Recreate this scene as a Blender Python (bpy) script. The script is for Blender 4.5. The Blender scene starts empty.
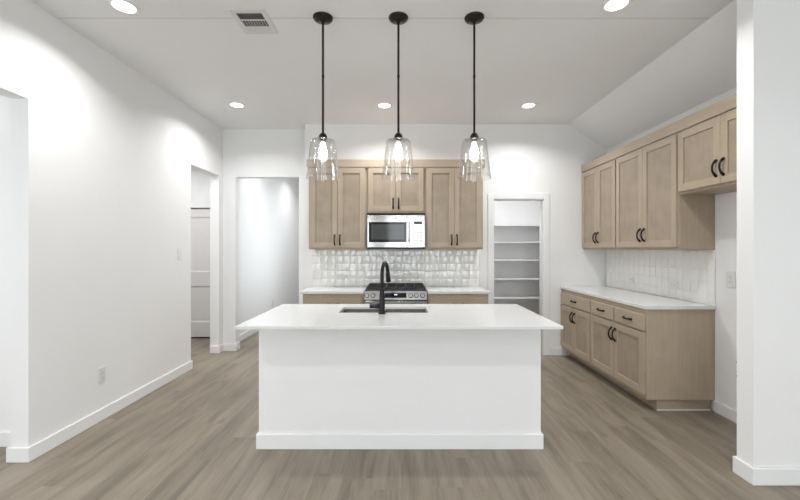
import bpy, bmesh, math, random
from mathutils import Vector, Matrix
random.seed(7)
scene = bpy.context.scene
C = scene.collection
PI = math.pi

# ------------------------------------------------------------------ camera, world, lights, exposure
EYE = 1.40
cam_data = bpy.data.cameras.new('camera')
cam_data.sensor_width = 36.0
cam_data.lens = 385 / 800 * 36.0
cam_data.shift_x = -1.5 / 800
cam_data.shift_y = -1.0 / 800
cam_data.clip_start = 0.05
cam = bpy.data.objects.new('camera', cam_data)
cam.location = (0, 0, EYE)
cam.rotation_euler = (PI / 2, 0, 0)
C.objects.link(cam)
scene.camera = cam

world = bpy.data.worlds.new('world')
scene.world = world
world.use_nodes = True
bg = world.node_tree.nodes['Background']
bg.inputs['Color'].default_value = (0.80, 0.88, 1.0, 1)
bg.inputs['Strength'].default_value = 1.0

scene.view_settings.view_transform = 'Standard'
scene.view_settings.look = 'None'
scene.view_settings.exposure = 0.45
scene.view_settings.gamma = 1.0
scene.view_settings.use_curve_mapping = False

def area(name, loc, rot, sx, sy, power, col, shape='RECTANGLE', spread=PI):
    d = bpy.data.lights.new(name, 'AREA')
    d.shape = shape; d.size = sx
    if shape == 'RECTANGLE': d.size_y = sy
    d.energy = power; d.color = col; d.spread = spread
    o = bpy.data.objects.new(name, d)
    o.location = loc; o.rotation_euler = rot
    C.objects.link(o)
    return o

DAY = (0.95, 0.98, 1.0)
WARM = (0.985, 0.99, 1.0)
WINDOW_POWER = 34
CAN_POWER = 9.2
# daylight entering the living room behind the camera through its tall windows (just outside the panes)
REAR_WINDOWS = [(-1.75, 1.3), (0.15, 1.3), (2.05, 1.3)]
for wx, ww in REAR_WINDOWS:
    area('window_daylight', (wx, -4.30, 1.50), (PI / 2, 0, 0), ww, 2.1, WINDOW_POWER, DAY)
# daylight through the tall window in the living room's right-hand wall
area('window_daylight', (5.22, -2.1, 1.5), (0, PI / 2, 0), 2.1, 3.0, 42, DAY)
# extra light added behind an unseen hallway window, to brighten the hall
area('window_daylight', (-1.10, 6.9, 1.55), (0, PI / 2, 0), 1.7, 1.6, 13, DAY)
# daylight of the room beyond the near left opening
area('window_daylight', (-5.6, 1.2, 1.5), (0, -PI / 2, 0), 1.6, 1.8, 45, DAY)

# ------------------------------------------------------------------ materials
def mat(name):
    m = bpy.data.materials.new(name)
    m.use_nodes = True
    return m, m.node_tree.nodes, m.node_tree.links, m.node_tree.nodes['Principled BSDF']

def simple(name, col, rough=0.5, metal=0.0, noise=0.0, nscale=30.0, bump=0.0, spec=None, coat=0.0):
    m, N, L, P = mat(name)
    P.inputs['Base Color'].default_value = (*col, 1)
    P.inputs['Roughness'].default_value = rough
    P.inputs['Metallic'].default_value = metal
    if spec is not None: P.inputs['Specular IOR Level'].default_value = spec
    if coat: P.inputs['Coat Weight'].default_value = coat
    tc = N.new('ShaderNodeTexCoord')
    nz = N.new('ShaderNodeTexNoise'); nz.inputs['Scale'].default_value = nscale
    nz.inputs['Detail'].default_value = 4
    L.new(tc.outputs['Object'], nz.inputs['Vector'])
    if noise:
        r = N.new('ShaderNodeValToRGB')
        r.color_ramp.elements[0].position = 0.3; r.color_ramp.elements[1].position = 0.7
        r.color_ramp.elements[0].color = (*[c * (1 - noise) for c in col], 1)
        r.color_ramp.elements[1].color = (*[min(1, c * (1 + noise)) for c in col], 1)
        L.new(nz.outputs['Fac'], r.inputs['Fac']); L.new(r.outputs['Color'], P.inputs['Base Color'])
    if bump:
        b = N.new('ShaderNodeBump'); b.inputs['Strength'].default_value = bump
        b.inputs['Distance'].default_value = 0.002
        L.new(nz.outputs['Fac'], b.inputs['Height']); L.new(b.outputs['Normal'], P.inputs['Normal'])
    return m

M = {}
M['wall'] = simple('wall_paint', (0.86, 0.858, 0.852), 0.75, noise=0.006, nscale=3, bump=0.0, spec=0.25)
M['ceiling'] = simple('ceiling_paint', (0.88, 0.88, 0.88), 0.85, noise=0.006, nscale=3, spec=0.15)
M['trim'] = simple('trim_enamel', (0.86, 0.86, 0.855), 0.38, noise=0.004, nscale=4, spec=0.4)
M['shelf'] = simple('shelf_paint', (0.80, 0.795, 0.79), 0.5, noise=0.006, nscale=4)
M['quartz'] = simple('white_quartz', (0.76, 0.758, 0.75), 0.12, noise=0.025, nscale=160, spec=0.5)
M['black'] = simple('matte_black_metal', (0.018, 0.017, 0.017), 0.42, metal=0.6, noise=0.1, nscale=40)
M['bronze'] = simple('dark_bronze_metal', (0.028, 0.022, 0.018), 0.38, metal=0.7, noise=0.15, nscale=60)
M['iron'] = simple('cast_iron', (0.022, 0.022, 0.022), 0.55, noise=0.2, nscale=80, bump=0.2)
M['plate'] = simple('white_plastic', (0.76, 0.755, 0.745), 0.35, noise=0.004, nscale=10)
M['dark'] = simple('dark_slot', (0.03, 0.03, 0.03), 0.6, noise=0.05)
M['grey'] = simple('grey_plastic', (0.25, 0.25, 0.25), 0.5, noise=0.05)
M['rubber'] = simple('black_rubber', (0.03, 0.03, 0.03), 0.7, noise=0.05)
M['blackglass'] = simple('black_glass', (0.012, 0.012, 0.014), 0.06, noise=0.05, spec=0.3)
M['greyglass'] = simple('grey_screen_glass', (0.06, 0.06, 0.06), 0.08, noise=0.05, spec=0.45)
M['joint'] = simple('joint_grey', (0.72, 0.72, 0.71), 0.9, noise=0.02, nscale=5)
M['door'] = simple('hall_door_enamel', (0.74, 0.72, 0.71), 0.4, noise=0.01, nscale=3)
M['vent_white'] = simple('vent_enamel', (0.76, 0.745, 0.725), 0.45, noise=0.01, nscale=8)

def steel(name, col, rough, sx, sy, sz):
    m, N, L, P = mat(name)
    P.inputs['Metallic'].default_value = 1.0
    tc = N.new('ShaderNodeTexCoord'); mp = N.new('ShaderNodeMapping')
    mp.inputs['Scale'].default_value = (sx, sy, sz)
    nz = N.new('ShaderNodeTexNoise'); nz.inputs['Scale'].default_value = 6; nz.inputs['Detail'].default_value = 6
    L.new(tc.outputs['Object'], mp.inputs['Vector']); L.new(mp.outputs['Vector'], nz.inputs['Vector'])
    r = N.new('ShaderNodeMapRange'); r.inputs['To Min'].default_value = rough * 0.75; r.inputs['To Max'].default_value = rough * 1.3
    L.new(nz.outputs['Fac'], r.inputs['Value']); L.new(r.outputs['Result'], P.inputs['Roughness'])
    cr = N.new('ShaderNodeValToRGB')
    cr.color_ramp.elements[0].color = (*[c * 0.93 for c in col], 1); cr.color_ramp.elements[1].color = (*col, 1)
    L.new(nz.outputs['Fac'], cr.inputs['Fac']); L.new(cr.outputs['Color'], P.inputs['Base Color'])
    return m
M['steel'] = steel('stainless_steel', (0.47, 0.46, 0.45), 0.12, 1, 20, 40)
M['sink'] = steel('sink_steel', (0.20, 0.197, 0.195), 0.26, 30, 2, 30)

def wood(name, light, dark, axis, blotch=0.4):
    """axis: 2 = grain runs up, 0 = grain runs sideways"""
    m, N, L, P = mat(name)
    tc = N.new('ShaderNodeTexCoord'); oi = N.new('ShaderNodeObjectInfo')
    add = N.new('ShaderNodeVectorMath'); add.operation = 'ADD'
    sc = N.new('ShaderNodeVectorMath'); sc.operation = 'SCALE'; sc.inputs['Scale'].default_value = 9.0
    cmb = N.new('ShaderNodeCombineXYZ')
    for k in range(3): L.new(oi.outputs['Random'], cmb.inputs[k])
    L.new(cmb.outputs[0], sc.inputs[0])
    L.new(tc.outputs['Object'], add.inputs[0]); L.new(sc.outputs[0], add.inputs[1])
    mp = N.new('ShaderNodeMapping')
    s = [26, 26, 26]; s[axis] = 1.6
    mp.inputs['Scale'].default_value = s
    L.new(add.outputs[0], mp.inputs['Vector'])
    g = N.new('ShaderNodeTexNoise'); g.inputs['Scale'].default_value = 1.6; g.inputs['Detail'].default_value = 8
    g.inputs['Roughness'].default_value = 0.62; g.inputs['Distortion'].default_value = 0.35
    L.new(mp.outputs['Vector'], g.inputs['Vector'])
    b = N.new('ShaderNodeTexNoise'); b.inputs['Scale'].default_value = 7.0; b.inputs['Detail'].default_value = 6
    L.new(add.outputs[0], b.inputs['Vector'])
    mx = N.new('ShaderNodeMix'); mx.data_type = 'FLOAT'; mx.inputs['Factor'].default_value = blotch
    L.new(g.outputs['Fac'], mx.inputs[2]); L.new(b.outputs['Fac'], mx.inputs[3])
    r = N.new('ShaderNodeValToRGB')
    r.color_ramp.elements[0].position = 0.33; r.color_ramp.elements[1].position = 0.66
    r.color_ramp.elements[0].color = (*dark, 1); r.color_ramp.elements[1].color = (*light, 1)
    L.new(mx.outputs[0], r.inputs['Fac']); L.new(r.outputs['Color'], P.inputs['Base Color'])
    P.inputs['Roughness'].default_value = 0.42
    P.inputs['Specular IOR Level'].default_value = 0.35
    bp = N.new('ShaderNodeBump'); bp.inputs['Strength'].default_value = 0.06; bp.inputs['Distance'].default_value = 0.001
    L.new(g.outputs['Fac'], bp.inputs['Height']); L.new(bp.outputs['Normal'], P.inputs['Normal'])
    return m
WL, WD = (0.485, 0.400, 0.302), (0.405, 0.328, 0.243)
M['wood'] = wood('maple_upright_grain', WL, WD, 2)
M['wood_h'] = wood('maple_sideways_grain', WL, WD, 0)
M['wood_panel'] = wood('maple_panel', (0.425, 0.345, 0.262), (0.335, 0.268, 0.200), 2, 0.6)

def floor_mat():
    m, N, L, P = mat('plank_floor')
    tc = N.new('ShaderNodeTexCoord')
    def math_(op, x, y=None, c=None):
        q = N.new('ShaderNodeMath'); q.operation = op
        for k, v in enumerate((x, y, c)):
            if v is None: continue
            if isinstance(v, (int, float)): q.inputs[k].default_value = v
            else: L.new(v, q.inputs[k])
        return q.outputs[0]
    sx = N.new('ShaderNodeSeparateXYZ'); L.new(tc.outputs['Object'], sx.inputs[0])
    xr = math_('DIVIDE', sx.outputs[0], 0.18); row = math_('FLOOR', xr)
    wn1 = N.new('ShaderNodeTexWhiteNoise'); wn1.noise_dimensions = '1D'; L.new(row, wn1.inputs['W'])
    yr = math_('ADD', math_('DIVIDE', sx.outputs[1], 1.22), wn1.outputs['Value']); idy = math_('FLOOR', yr)
    wc = N.new('ShaderNodeCombineXYZ'); L.new(row, wc.inputs[0]); L.new(idy, wc.inputs[1])
    wn2 = N.new('ShaderNodeTexWhiteNoise'); wn2.noise_dimensions = '2D'; L.new(wc.outputs[0], wn2.inputs['Vector'])
    fx_ = math_('FRACT', xr); fy_ = math_('FRACT', yr)
    ex = math_('MULTIPLY', math_('MINIMUM', fx_, math_('SUBTRACT', 1.0, fx_)), 0.18)
    ey = math_('MULTIPLY', math_('MINIMUM', fy_, math_('SUBTRACT', 1.0, fy_)), 1.22)
    seam = math_('LESS_THAN', math_('MINIMUM', ex, ey), 0.0009)
    rnd = wn2.outputs['Value']
    off = N.new('ShaderNodeCombineXYZ')
    mul = N.new('ShaderNodeMath'); mul.operation = 'MULTIPLY'; mul.inputs[1].default_value = 31.0
    L.new(rnd, mul.inputs[0])
    for k in range(3): L.new(mul.outputs[0], off.inputs[k])
    add = N.new('ShaderNodeVectorMath'); add.operation = 'ADD'
    L.new(tc.outputs['Object'], add.inputs[0]); L.new(off.outputs[0], add.inputs[1])
    mp = N.new('ShaderNodeMapping'); mp.inputs['Scale'].default_value = (11, 1.3, 1)
    L.new(add.outputs[0], mp.inputs['Vector'])
    g = N.new('ShaderNodeTexNoise'); g.inputs['Scale'].default_value = 1.0; g.inputs['Detail'].default_value = 6
    g.inputs['Roughness'].default_value = 0.6; g.inputs['Distortion'].default_value = 0.4
    L.new(mp.outputs['Vector'], g.inputs['Vector'])
    mp2 = N.new('ShaderNodeMapping'); mp2.inputs['Scale'].default_value = (80, 3, 1)
    L.new(add.outputs[0], mp2.inputs['Vector'])
    f = N.new('ShaderNodeTexNoise'); f.inputs['Scale'].default_value = 1.0; f.inputs['Detail'].default_value = 5
    L.new(mp2.outputs['Vector'], f.inputs['Vector'])
    a1 = N.new('ShaderNodeMath'); a1.operation = 'MULTIPLY_ADD'; a1.inputs[1].default_value = 0.62
    L.new(g.outputs['Fac'], a1.inputs[0])
    a0 = N.new('ShaderNodeMath'); a0.operation = 'MULTIPLY'; a0.inputs[1].default_value = 0.22
    L.new(f.outputs['Fac'], a0.inputs[0]); L.new(a0.outputs[0], a1.inputs[2])
    a2 = N.new('ShaderNodeMath'); a2.operation = 'MULTIPLY_ADD'; a2.inputs[1].default_value = 0.10
    L.new(rnd, a2.inputs[0]); L.new(a1.outputs[0], a2.inputs[2])
    r = N.new('ShaderNodeValToRGB')
    e = r.color_ramp.elements
    e[0].position = 0.36; e[0].color = (0.168, 0.141, 0.108, 1)
    e[1].position = 0.66; e[1].color = (0.315, 0.274, 0.219, 1)
    k = e.new(0.5); k.color = (0.250, 0.210, 0.160, 1)
    L.new(a2.outputs[0], r.inputs['Fac'])
    mx = N.new('ShaderNodeMix'); mx.data_type = 'RGBA'
    mx.inputs[7].default_value = (0.20, 0.165, 0.13, 1)
    mm = N.new('ShaderNodeMath'); mm.operation = 'MULTIPLY'; mm.inputs[1].default_value = 0.6
    L.new(seam, mm.inputs[0]); L.new(mm.outputs[0], mx.inputs['Factor'])
    L.new(r.outputs['Color'], mx.inputs[6]); L.new(mx.outputs[2], P.inputs['Base Color'])
    P.inputs['Roughness'].default_value = 0.40
    P.inputs['Specular IOR Level'].default_value = 0.4
    bp = N.new('ShaderNodeBump'); bp.inputs['Strength'].default_value = 0.12; bp.inputs['Distance'].default_value = 0.001
    L.new(f.outputs['Fac'], bp.inputs['Height']); L.new(bp.outputs['Normal'], P.inputs['Normal'])
    return m
M['floor'] = floor_mat()

def tile_mat():
    m, N, L, P = mat('glazed_tile')
    P.inputs['Roughness'].default_value = 0.05
    P.inputs['Specular IOR Level'].default_value = 0.75
    tc = N.new('ShaderNodeTexCoord')
    n = N.new('ShaderNodeTexNoise'); n.inputs['Scale'].default_value = 14; n.inputs['Detail'].default_value = 2
    L.new(tc.outputs['Object'], n.inputs['Vector'])
    r = N.new('ShaderNodeValToRGB')
    r.color_ramp.elements[0].color = (0.83, 0.82, 0.785, 1); r.color_ramp.elements[1].color = (0.88, 0.875, 0.85, 1)
    L.new(n.outputs['Fac'], r.inputs['Fac']); L.new(r.outputs['Color'], P.inputs['Base Color'])
    n2 = N.new('ShaderNodeTexNoise'); n2.inputs['Scale'].default_value = 26; n2.inputs['Detail'].default_value = 1
    L.new(tc.outputs['Object'], n2.inputs['Vector'])
    bp = N.new('ShaderNodeBump'); bp.inputs['Strength'].default_value = 0.22; bp.inputs['Distance'].default_value = 0.004
    L.new(n2.outputs['Fac'], bp.inputs['Height']); L.new(bp.outputs['Normal'], P.inputs['Normal'])
    return m
M['tile'] = tile_mat()
M['grout'] = simple('tile_grout', (0.88, 0.875, 0.86), 0.8, noise=0.02)

def glass_mat(name, tint, thick=0.0):
    m, N, L, P = mat(name)
    N.remove(P)
    out = N['Material Output']
    tr = N.new('ShaderNodeBsdfTransparent'); tr.inputs['Color'].default_value = (*tint, 1)
    gl = N.new('ShaderNodeBsdfGlossy'); gl.inputs['Roughness'].default_value = 0.02
    lw = N.new('ShaderNodeLayerWeight'); lw.inputs['Blend'].default_value = 0.5
    pw = N.new('ShaderNodeMath'); pw.operation = 'POWER'; pw.inputs[1].default_value = 3.5
    ma = N.new('ShaderNodeMath'); ma.operation = 'MULTIPLY_ADD'; ma.inputs[1].default_value = 0.55; ma.inputs[2].default_value = 0.08
    L.new(lw.outputs['Facing'], pw.inputs[0]); L.new(pw.outputs[0], ma.inputs[0])
    tc = N.new('ShaderNodeTexCoord'); nz = N.new('ShaderNodeTexNoise'); nz.inputs['Scale'].default_value = 18
    bp = N.new('ShaderNodeBump'); bp.inputs['Strength'].default_value = 0.5; bp.inputs['Distance'].default_value = 0.003
    L.new(tc.outputs['Object'], nz.inputs['Vector']); L.new(nz.outputs['Fac'], bp.inputs['Height'])
    L.new(bp.outputs['Normal'], gl.inputs['Normal'])
    mx = N.new('ShaderNodeMixShader')
    L.new(ma.outputs[0], mx.inputs['Fac']); L.new(tr.outputs[0], mx.inputs[1]); L.new(gl.outputs[0], mx.inputs[2])
    L.new(mx.outputs[0], out.inputs['Surface'])
    return m
M['glass'] = glass_mat('clear_glass', (0.97, 0.97, 0.965))
M['pane'] = glass_mat('window_glass', (0.98, 0.99, 0.99))

def glow(name, col, s):
    m, N, L, P = mat(name)
    P.inputs['Base Color'].default_value = (*col, 1)
    P.inputs['Emission Color'].default_value = (*col, 1)
    P.inputs['Emission Strength'].default_value = s
    return m
M['lens'] = glow('lamp_lens', (1.0, 0.98, 0.94), 3.2)
M['bulb'] = glow('bulb_glow', (1.0, 0.96, 0.90), 22.0)
M['clock'] = glow('clock_digits', (0.75, 0.9, 1.0), 0.9)

# ------------------------------------------------------------------ mesh helpers
def box(bm, x0, x1, y0, y1, z0, z1, mi=0):
    r = bmesh.ops.create_cube(bm, size=1.0)
    for v in r['verts']:
        v.co = Vector(((x0 + x1) / 2 + v.co.x * (x1 - x0), (y0 + y1) / 2 + v.co.y * (y1 - y0), (z0 + z1) / 2 + v.co.z * (z1 - z0)))
    fs = {f for v in r['verts'] for f in v.link_faces}
    for f in fs: f.material_index = mi
    return r['verts']

def hexa(bm, b, t):
    """solid from four bottom and four top points (same winding)"""
    vb = [bm.verts.new(p) for p in b]; vt = [bm.verts.new(p) for p in t]
    n = len(b)
    bm.faces.new(vb[::-1]); bm.faces.new(vt)
    for i in range(n):
        bm.faces.new((vb[i], vb[(i + 1) % n], vt[(i + 1) % n], vt[i]))

def tube(bm, pts, rad, seg=12, flat=1.0):
    pts = [Vector(p) for p in pts]
    if not hasattr(rad, '__len__'): rad = [rad] * len(pts)
    rings = []; prev = None
    for i, p in enumerate(pts):
        t = (pts[min(i + 1, len(pts) - 1)] - pts[max(i - 1, 0)]).normalized()
        if prev is None:
            a = Vector((0, 0, 1)) if abs(t.z) < 0.9 else Vector((1, 0, 0))
            n = t.cross(a).normalized()
        else:
            n = (prev - t * prev.dot(t)).normalized()
        prev = n; b = t.cross(n)
        rings.append([bm.verts.new(p + (n * math.cos(q) + b * math.sin(q) * flat) * rad[i]) for q in [2 * PI * k / seg for k in range(seg)]])
    for a, b in zip(rings, rings[1:]):
        for k in range(seg):
            f = bm.faces.new((a[k], a[(k + 1) % seg], b[(k + 1) % seg], b[k])); f.smooth = True
    bm.faces.new(rings[0][::-1]); bm.faces.new(rings[-1])

def lathe(bm, prof, c=(0, 0, 0), seg=32, closed=False, axis='z'):
    rings = []
    for r, z in prof:
        ring = []
        for k in range(seg):
            q = 2 * PI * k / seg
            a, b = r * math.cos(q), r * math.sin(q)
            p = (a, b, z) if axis == 'z' else (a, -z, b)      # axis 'y': z counts towards the viewer
            ring.append(bm.verts.new((c[0] + p[0], c[1] + p[1], c[2] + p[2])))
        rings.append(ring)
    pairs = list(zip(rings, rings[1:]))
    if closed: pairs.append((rings[-1], rings[0]))
    for a, b in pairs:
        for k in range(seg):
            f = bm.faces.new((a[k], a[(k + 1) % seg], b[(k + 1) % seg], b[k])); f.smooth = True
    if not closed:
        bm.faces.new(rings[0][::-1]); bm.faces.new(rings[-1])

def obj(name, bm, mats, parent=None, bevel=0.0, sharp=False):
    bmesh.ops.recalc_face_normals(bm, faces=bm.faces[:])
    me = bpy.data.meshes.new(name); bm.to_mesh(me); bm.free()
    if not isinstance(mats, (list, tuple)): mats = [mats]
    for m in mats: me.materials.append(M[m] if isinstance(m, str) else m)
    o = bpy.data.objects.new(name, me); C.objects.link(o)
    if parent: o.parent = parent
    if bevel:
        b = o.modifiers.new('bevel', 'BEVEL'); b.width = bevel; b.segments = 2; b.limit_method = 'ANGLE'
        b.angle_limit = math.radians(40)
    return o

def boxes(name, lst, m, parent=None, bevel=0.0):
    bm = bmesh.new()
    for b in lst: box(bm, *b)
    return obj(name, bm, m, parent, bevel)

def thing(name, label, cat, loc=(0, 0, 0), rz=0.0, group=None):
    o = bpy.data.objects.new(name, None); C.objects.link(o)
    o.location = loc; o.rotation_euler = (0, 0, rz); o.empty_display_size = 0.1
    o['label'] = label; o['category'] = cat
    if group: o['group'] = group
    return o

def tag(o, label, cat, group=None):
    o['label'] = label; o['category'] = cat
    if group: o['group'] = group
    return o

def struct(name, lst, m, bevel=0.0):
    o = boxes(name, lst, m, None, bevel); o['kind'] = 'structure'
    return o

def kids(o): return [c for c in bpy.data.objects if c.parent == o]

def copy_tree(o, parent=None):
    c = o.copy(); C.objects.link(c)
    if parent: c.parent = parent
    for ch in kids(o): copy_tree(ch, c)
    return c

def repeat(proto, loc, label, rz=None):
    c = copy_tree(proto); c.location = loc; c['label'] = label
    if rz is not None: c.rotation_euler = (0, 0, rz)
    return c

# ------------------------------------------------------------------ the setting
CEIL = 3.048
XL = -2.456           # left wall plane
XR = 2.700            # right wall plane
YB = 5.075            # kitchen back wall plane
YH = 5.29             # wall with the hallway opening
OH = 2.39             # height of the cased-free openings

struct('floor', [(-6.0, 6.0, -4.4, 10.0, -0.10, 0.0)], 'floor')
# ceiling: flat part and the sloped part above the right-hand cabinets
bm = bmesh.new()
XC = 2.205; ZR = 2.722
box(bm, -6.0, XC, 2.295, 10.0, CEIL, CEIL + 0.15)
box(bm, -6.0, 6.0, -4.4, 2.295, CEIL, CEIL + 0.15)
hexa(bm, [(XC, 2.295, CEIL), (2.83, 2.295, ZR - 0.106), (2.83, 5.2, ZR - 0.106), (XC, 5.2, CEIL)],
     [(XC, 2.295, CEIL + 0.15), (2.83, 2.295, CEIL + 0.15), (2.83, 5.2, CEIL + 0.15), (XC, 5.2, CEIL + 0.15)])
o = obj('ceiling', bm, 'ceiling'); o['kind'] = 'structure'
# thin strip of greyer colour along the joint line across the ceiling
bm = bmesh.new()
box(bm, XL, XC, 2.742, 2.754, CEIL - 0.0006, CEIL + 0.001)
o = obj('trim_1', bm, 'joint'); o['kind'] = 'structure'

T = 0.12
struct('wall_left', [(XL - T, XL, 2.535, 4.49, 0, CEIL),          # solid run between the two openings
                     (XL - T, XL, 4.49, 5.18, OH, CEIL),         # header over the side hall opening
                     (XL - T, XL, 5.18, YH + 0.12, 0, CEIL),     # short return before the corner
                     (XL - T, XL, 0.55, 2.535, OH, CEIL),         # header over the near opening
                     (XL - T, XL, -4.2, 0.55, 0, CEIL)], 'wall')
struct('wall_hall', [(XL, -2.28, YH, YH + T, 0, CEIL),           # pier left of the hallway opening
                     (-2.28, -1.41, YH, YH + T, OH, CEIL),
                     (-1.41, -1.276, YH, YH + T, 0, CEIL)], 'wall')
struct('wall_hall_left', [(XL - T, XL, YH + T, 9.2, 0, CEIL)], 'wall')
struct('wall_hall_right', [(-1.276, -1.276 + T, YH + T, 6.1, 0, CEIL), (-1.276, -1.276 + T, 7.7, 9.2, 0, CEIL), (-1.276, -1.276 + T, 6.1, 7.7, 0, 0.7), (-1.276, -1.276 + T, 6.1, 7.7, 2.4, CEIL)], 'wall')
struct('wall_hall_end', [(XL - T, -1.276 + T, 9.2, 9.32, 0, CEIL)], 'wall')
# side hall seen through the left opening, with its door wall
DX0, DX1 = -3.74, -2.80
struct('wall_side_hall', [(-4.3, DX0, 6.0, 6.12, 0, CEIL), (DX0, DX1, 6.0, 6.12, 2.045, CEIL), (DX1, XL - T, 6.0, 6.12, 0, CEIL),
                          (-4.42, -4.3, 4.1, 6.12, 0, CEIL), (-4.42, XL - T, 3.98, 4.1, 0, CEIL)], 'wall')
# pantry door sits in the kitchen back wall
PX0, PX1, PZ = 1.208, 1.876, 2.060
struct('wall_back', [(-1.276, PX0, YB, YB + T, 0, CEIL), (PX0, PX1, YB, YB + T, PZ, CEIL), (PX1, XR + 0.15, YB, YB + T, 0, CEIL),
                     (-1.276, -1.276 + T, YB + T, YH + T, 0, CEIL)], 'wall')
struct('wall_side_hall_closet', [(DX0 - 0.3, -2.59, 6.6, 6.7, 0, CEIL), (DX0 - 0.3, DX0 - 0.2, 6.12, 6.6, 0, CEIL)], 'wall')
struct('wall_pantry', [(0.95, 1.07, YB + T, 6.72, 0, CEIL), (2.40, 2.52, YB + T, 6.72, 0, CEIL), (0.95, 2.52, 6.72, 6.84, 0, CEIL)], 'shelf')
struct('wall_right', [(XR, XR + 0.15, 2.405, YB, 0, CEIL)], 'wall')
# thick stub wall at the right edge, closing the fridge bay
struct('wall_stub', [(2.094, 6.0, 2.290, 2.405, 0, CEIL)], 'wall')
# room beyond the near left opening
struct('wall_left_room', [(-5.7, XL - T, 2.735, 2.855, 0, CEIL), (-5.82, -5.7, -1.0, 0.2, 0, CEIL), (-5.82, -5.7, 2.1, 2.855, 0, CEIL),
                          (-5.82, -5.7, 0.2, 2.1, 0, 0.6), (-5.82, -5.7, 0.2, 2.1, 2.4, CEIL), (-5.7, XL - T, -1.12, -1.0, 0, CEIL)], 'wall')
# living room behind the camera
rear = [(XL - T, 6.0, -4.22, -4.1, 0, 0.42), (XL - T, 6.0, -4.22, -4.1, 2.58, CEIL)]
edges = [XL - T] + [v for wx, ww in REAR_WINDOWS for v in (wx - ww / 2, wx + ww / 2)] + [6.0]
for a, b in zip(edges[::2], edges[1::2]): rear.append((a, b, -4.22, -4.1, 0.42, 2.58))
struct('wall_rear', rear, 'wall')
struct('wall_living_right', [(5.0, 5.12, -4.1, -3.6, 0, CEIL), (5.0, 5.12, -0.6, 2.290, 0, CEIL), (5.0, 5.12, -3.6, -0.6, 0, 0.42), (5.0, 5.12, -3.6, -0.6, 2.58, CEIL)], 'wall')
wn = 0
for wx, ww in REAR_WINDOWS:
    wn += 1
    fr = struct('window_%d' % wn, [(wx - ww / 2, wx - ww / 2 + 0.05, -4.2, -4.12, 0.42, 2.58), (wx + ww / 2 - 0.05, wx + ww / 2, -4.2, -4.12, 0.42, 2.58),
                          (wx - ww / 2, wx + ww / 2, -4.2, -4.12, 0.42, 0.47), (wx - ww / 2, wx + ww / 2, -4.2, -4.12, 2.53, 2.58),
                          (wx - ww / 2, wx + ww / 2, -4.19, -4.13, 1.48, 1.52)], 'trim')
    boxes('window_pane', [(wx - ww / 2 + 0.05, wx + ww / 2 - 0.05, -4.165, -4.16, 0.47, 2.53)], 'pane', fr)

def side_window(n, x, y0, y1, z0, z1):
    fr = struct('window_%d' % n, [(x, x + 0.06, y0, y0 + 0.05, z0, z1), (x, x + 0.06, y1 - 0.05, y1, z0, z1), (x, x + 0.06, y0 + 0.05, y1 - 0.05, z0, z0 + 0.05),
                (x, x + 0.06, y0 + 0.05, y1 - 0.05, z1 - 0.05, z1), (x + 0.01, x + 0.05, (y0 + y1) / 2 - 0.02, (y0 + y1) / 2 + 0.02, z0 + 0.05, z1 - 0.05)], 'trim')
    boxes('window_pane', [(x + 0.03, x + 0.034, y0 + 0.05, y1 - 0.05, z0 + 0.05, z1 - 0.05)], 'pane', fr)
side_window(4, 5.03, -3.6, -0.6, 0.42, 2.58)
side_window(5, -1.24, 6.1, 7.7, 0.7, 2.4)  # hallway window out of view, added to let in the hall's extra light
side_window(6, -5.79, 0.2, 2.1, 0.6, 2.4)

# baseboards
BH, BT = 0.098, 0.015
def base_run(name, runs, h=BH):
    lst = []
    for x0, x1, y0, y1 in runs: lst.append((x0, x1, y0, y1, 0, h))
    return struct(name, lst, 'trim', 0.004)
base_run('baseboard_left', [(XL, XL + BT, 2.535 - BT, 4.49 + BT, ), (XL - T - BT, XL, 2.535 - BT, 2.535), (XL - T - BT, XL, 4.49, 4.49 + BT),
                            (XL - T - 0.0, XL + BT, 5.18 - BT, 5.18), (XL, XL + BT, 5.18, YH - BT)])
base_run('baseboard_hall', [(XL, -2.28 + BT, YH - BT, YH), (-2.28, -2.28 + BT, YH, YH + T), (-1.41 - BT, -1.276, YH - BT, YH), (XL, XL + BT, YH + T, 9.2),
                            (-1.276 - BT, -1.276, YH + T, 9.2), (XL, -1.276, 9.2 - BT, 9.2)])
base_run('baseboard_side_hall', [(-4.3, DX0 - 0.07, 6.0 - BT, 6.0)])
base_run('baseboard_back', [(-1.276, -1.16, YB - BT, YB), (1.02, PX0 - 0.085, YB - BT, YB), (PX1 + 0.085, 2.17, YB - BT, YB)])
base_run('baseboard_right', [(XR - BT, XR, 2.405, 3.31)])
base_run('baseboard_stub', [(2.094 - BT, 5.0, 2.290 - BT, 2.290), (2.094 - BT, 2.094, 2.290, 2.405 + BT), (2.094, XR - BT, 2.405, 2.405 + BT)], 0.102)
base_run('baseboard_left_room', [(-5.7, XL - T, 2.735 - BT, 2.735)], 0.105)
base_run('baseboard_pantry', [(1.07, 2.40, 6.72 - BT, 6.72)])

# pantry door casing (no door leaf is seen) and jamb lining
bm = bmesh.new()
CW = 0.072
for x0, x1 in ((PX0 - CW, PX0 + 0.004), (PX1 - 0.004, PX1 + CW)):
    box(bm, x0, x1, YB - 0.018, YB, 0, PZ + CW)
box(bm, PX0 + 0.004, PX1 - 0.004, YB - 0.018, YB, PZ - 0.004, PZ + CW)
o = obj('trim_2', bm, 'trim', None, 0.005); o['kind'] = 'structure'
struct('trim_3', [(PX0 - 0.001, PX0 + 0.012, YB, YB + T, 0, PZ), (PX1 - 0.012, PX1 + 0.001, YB, YB + T, 0, PZ), (PX0, PX1, YB, YB + T, PZ - 0.012, PZ + 0.001)], 'trim')

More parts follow.
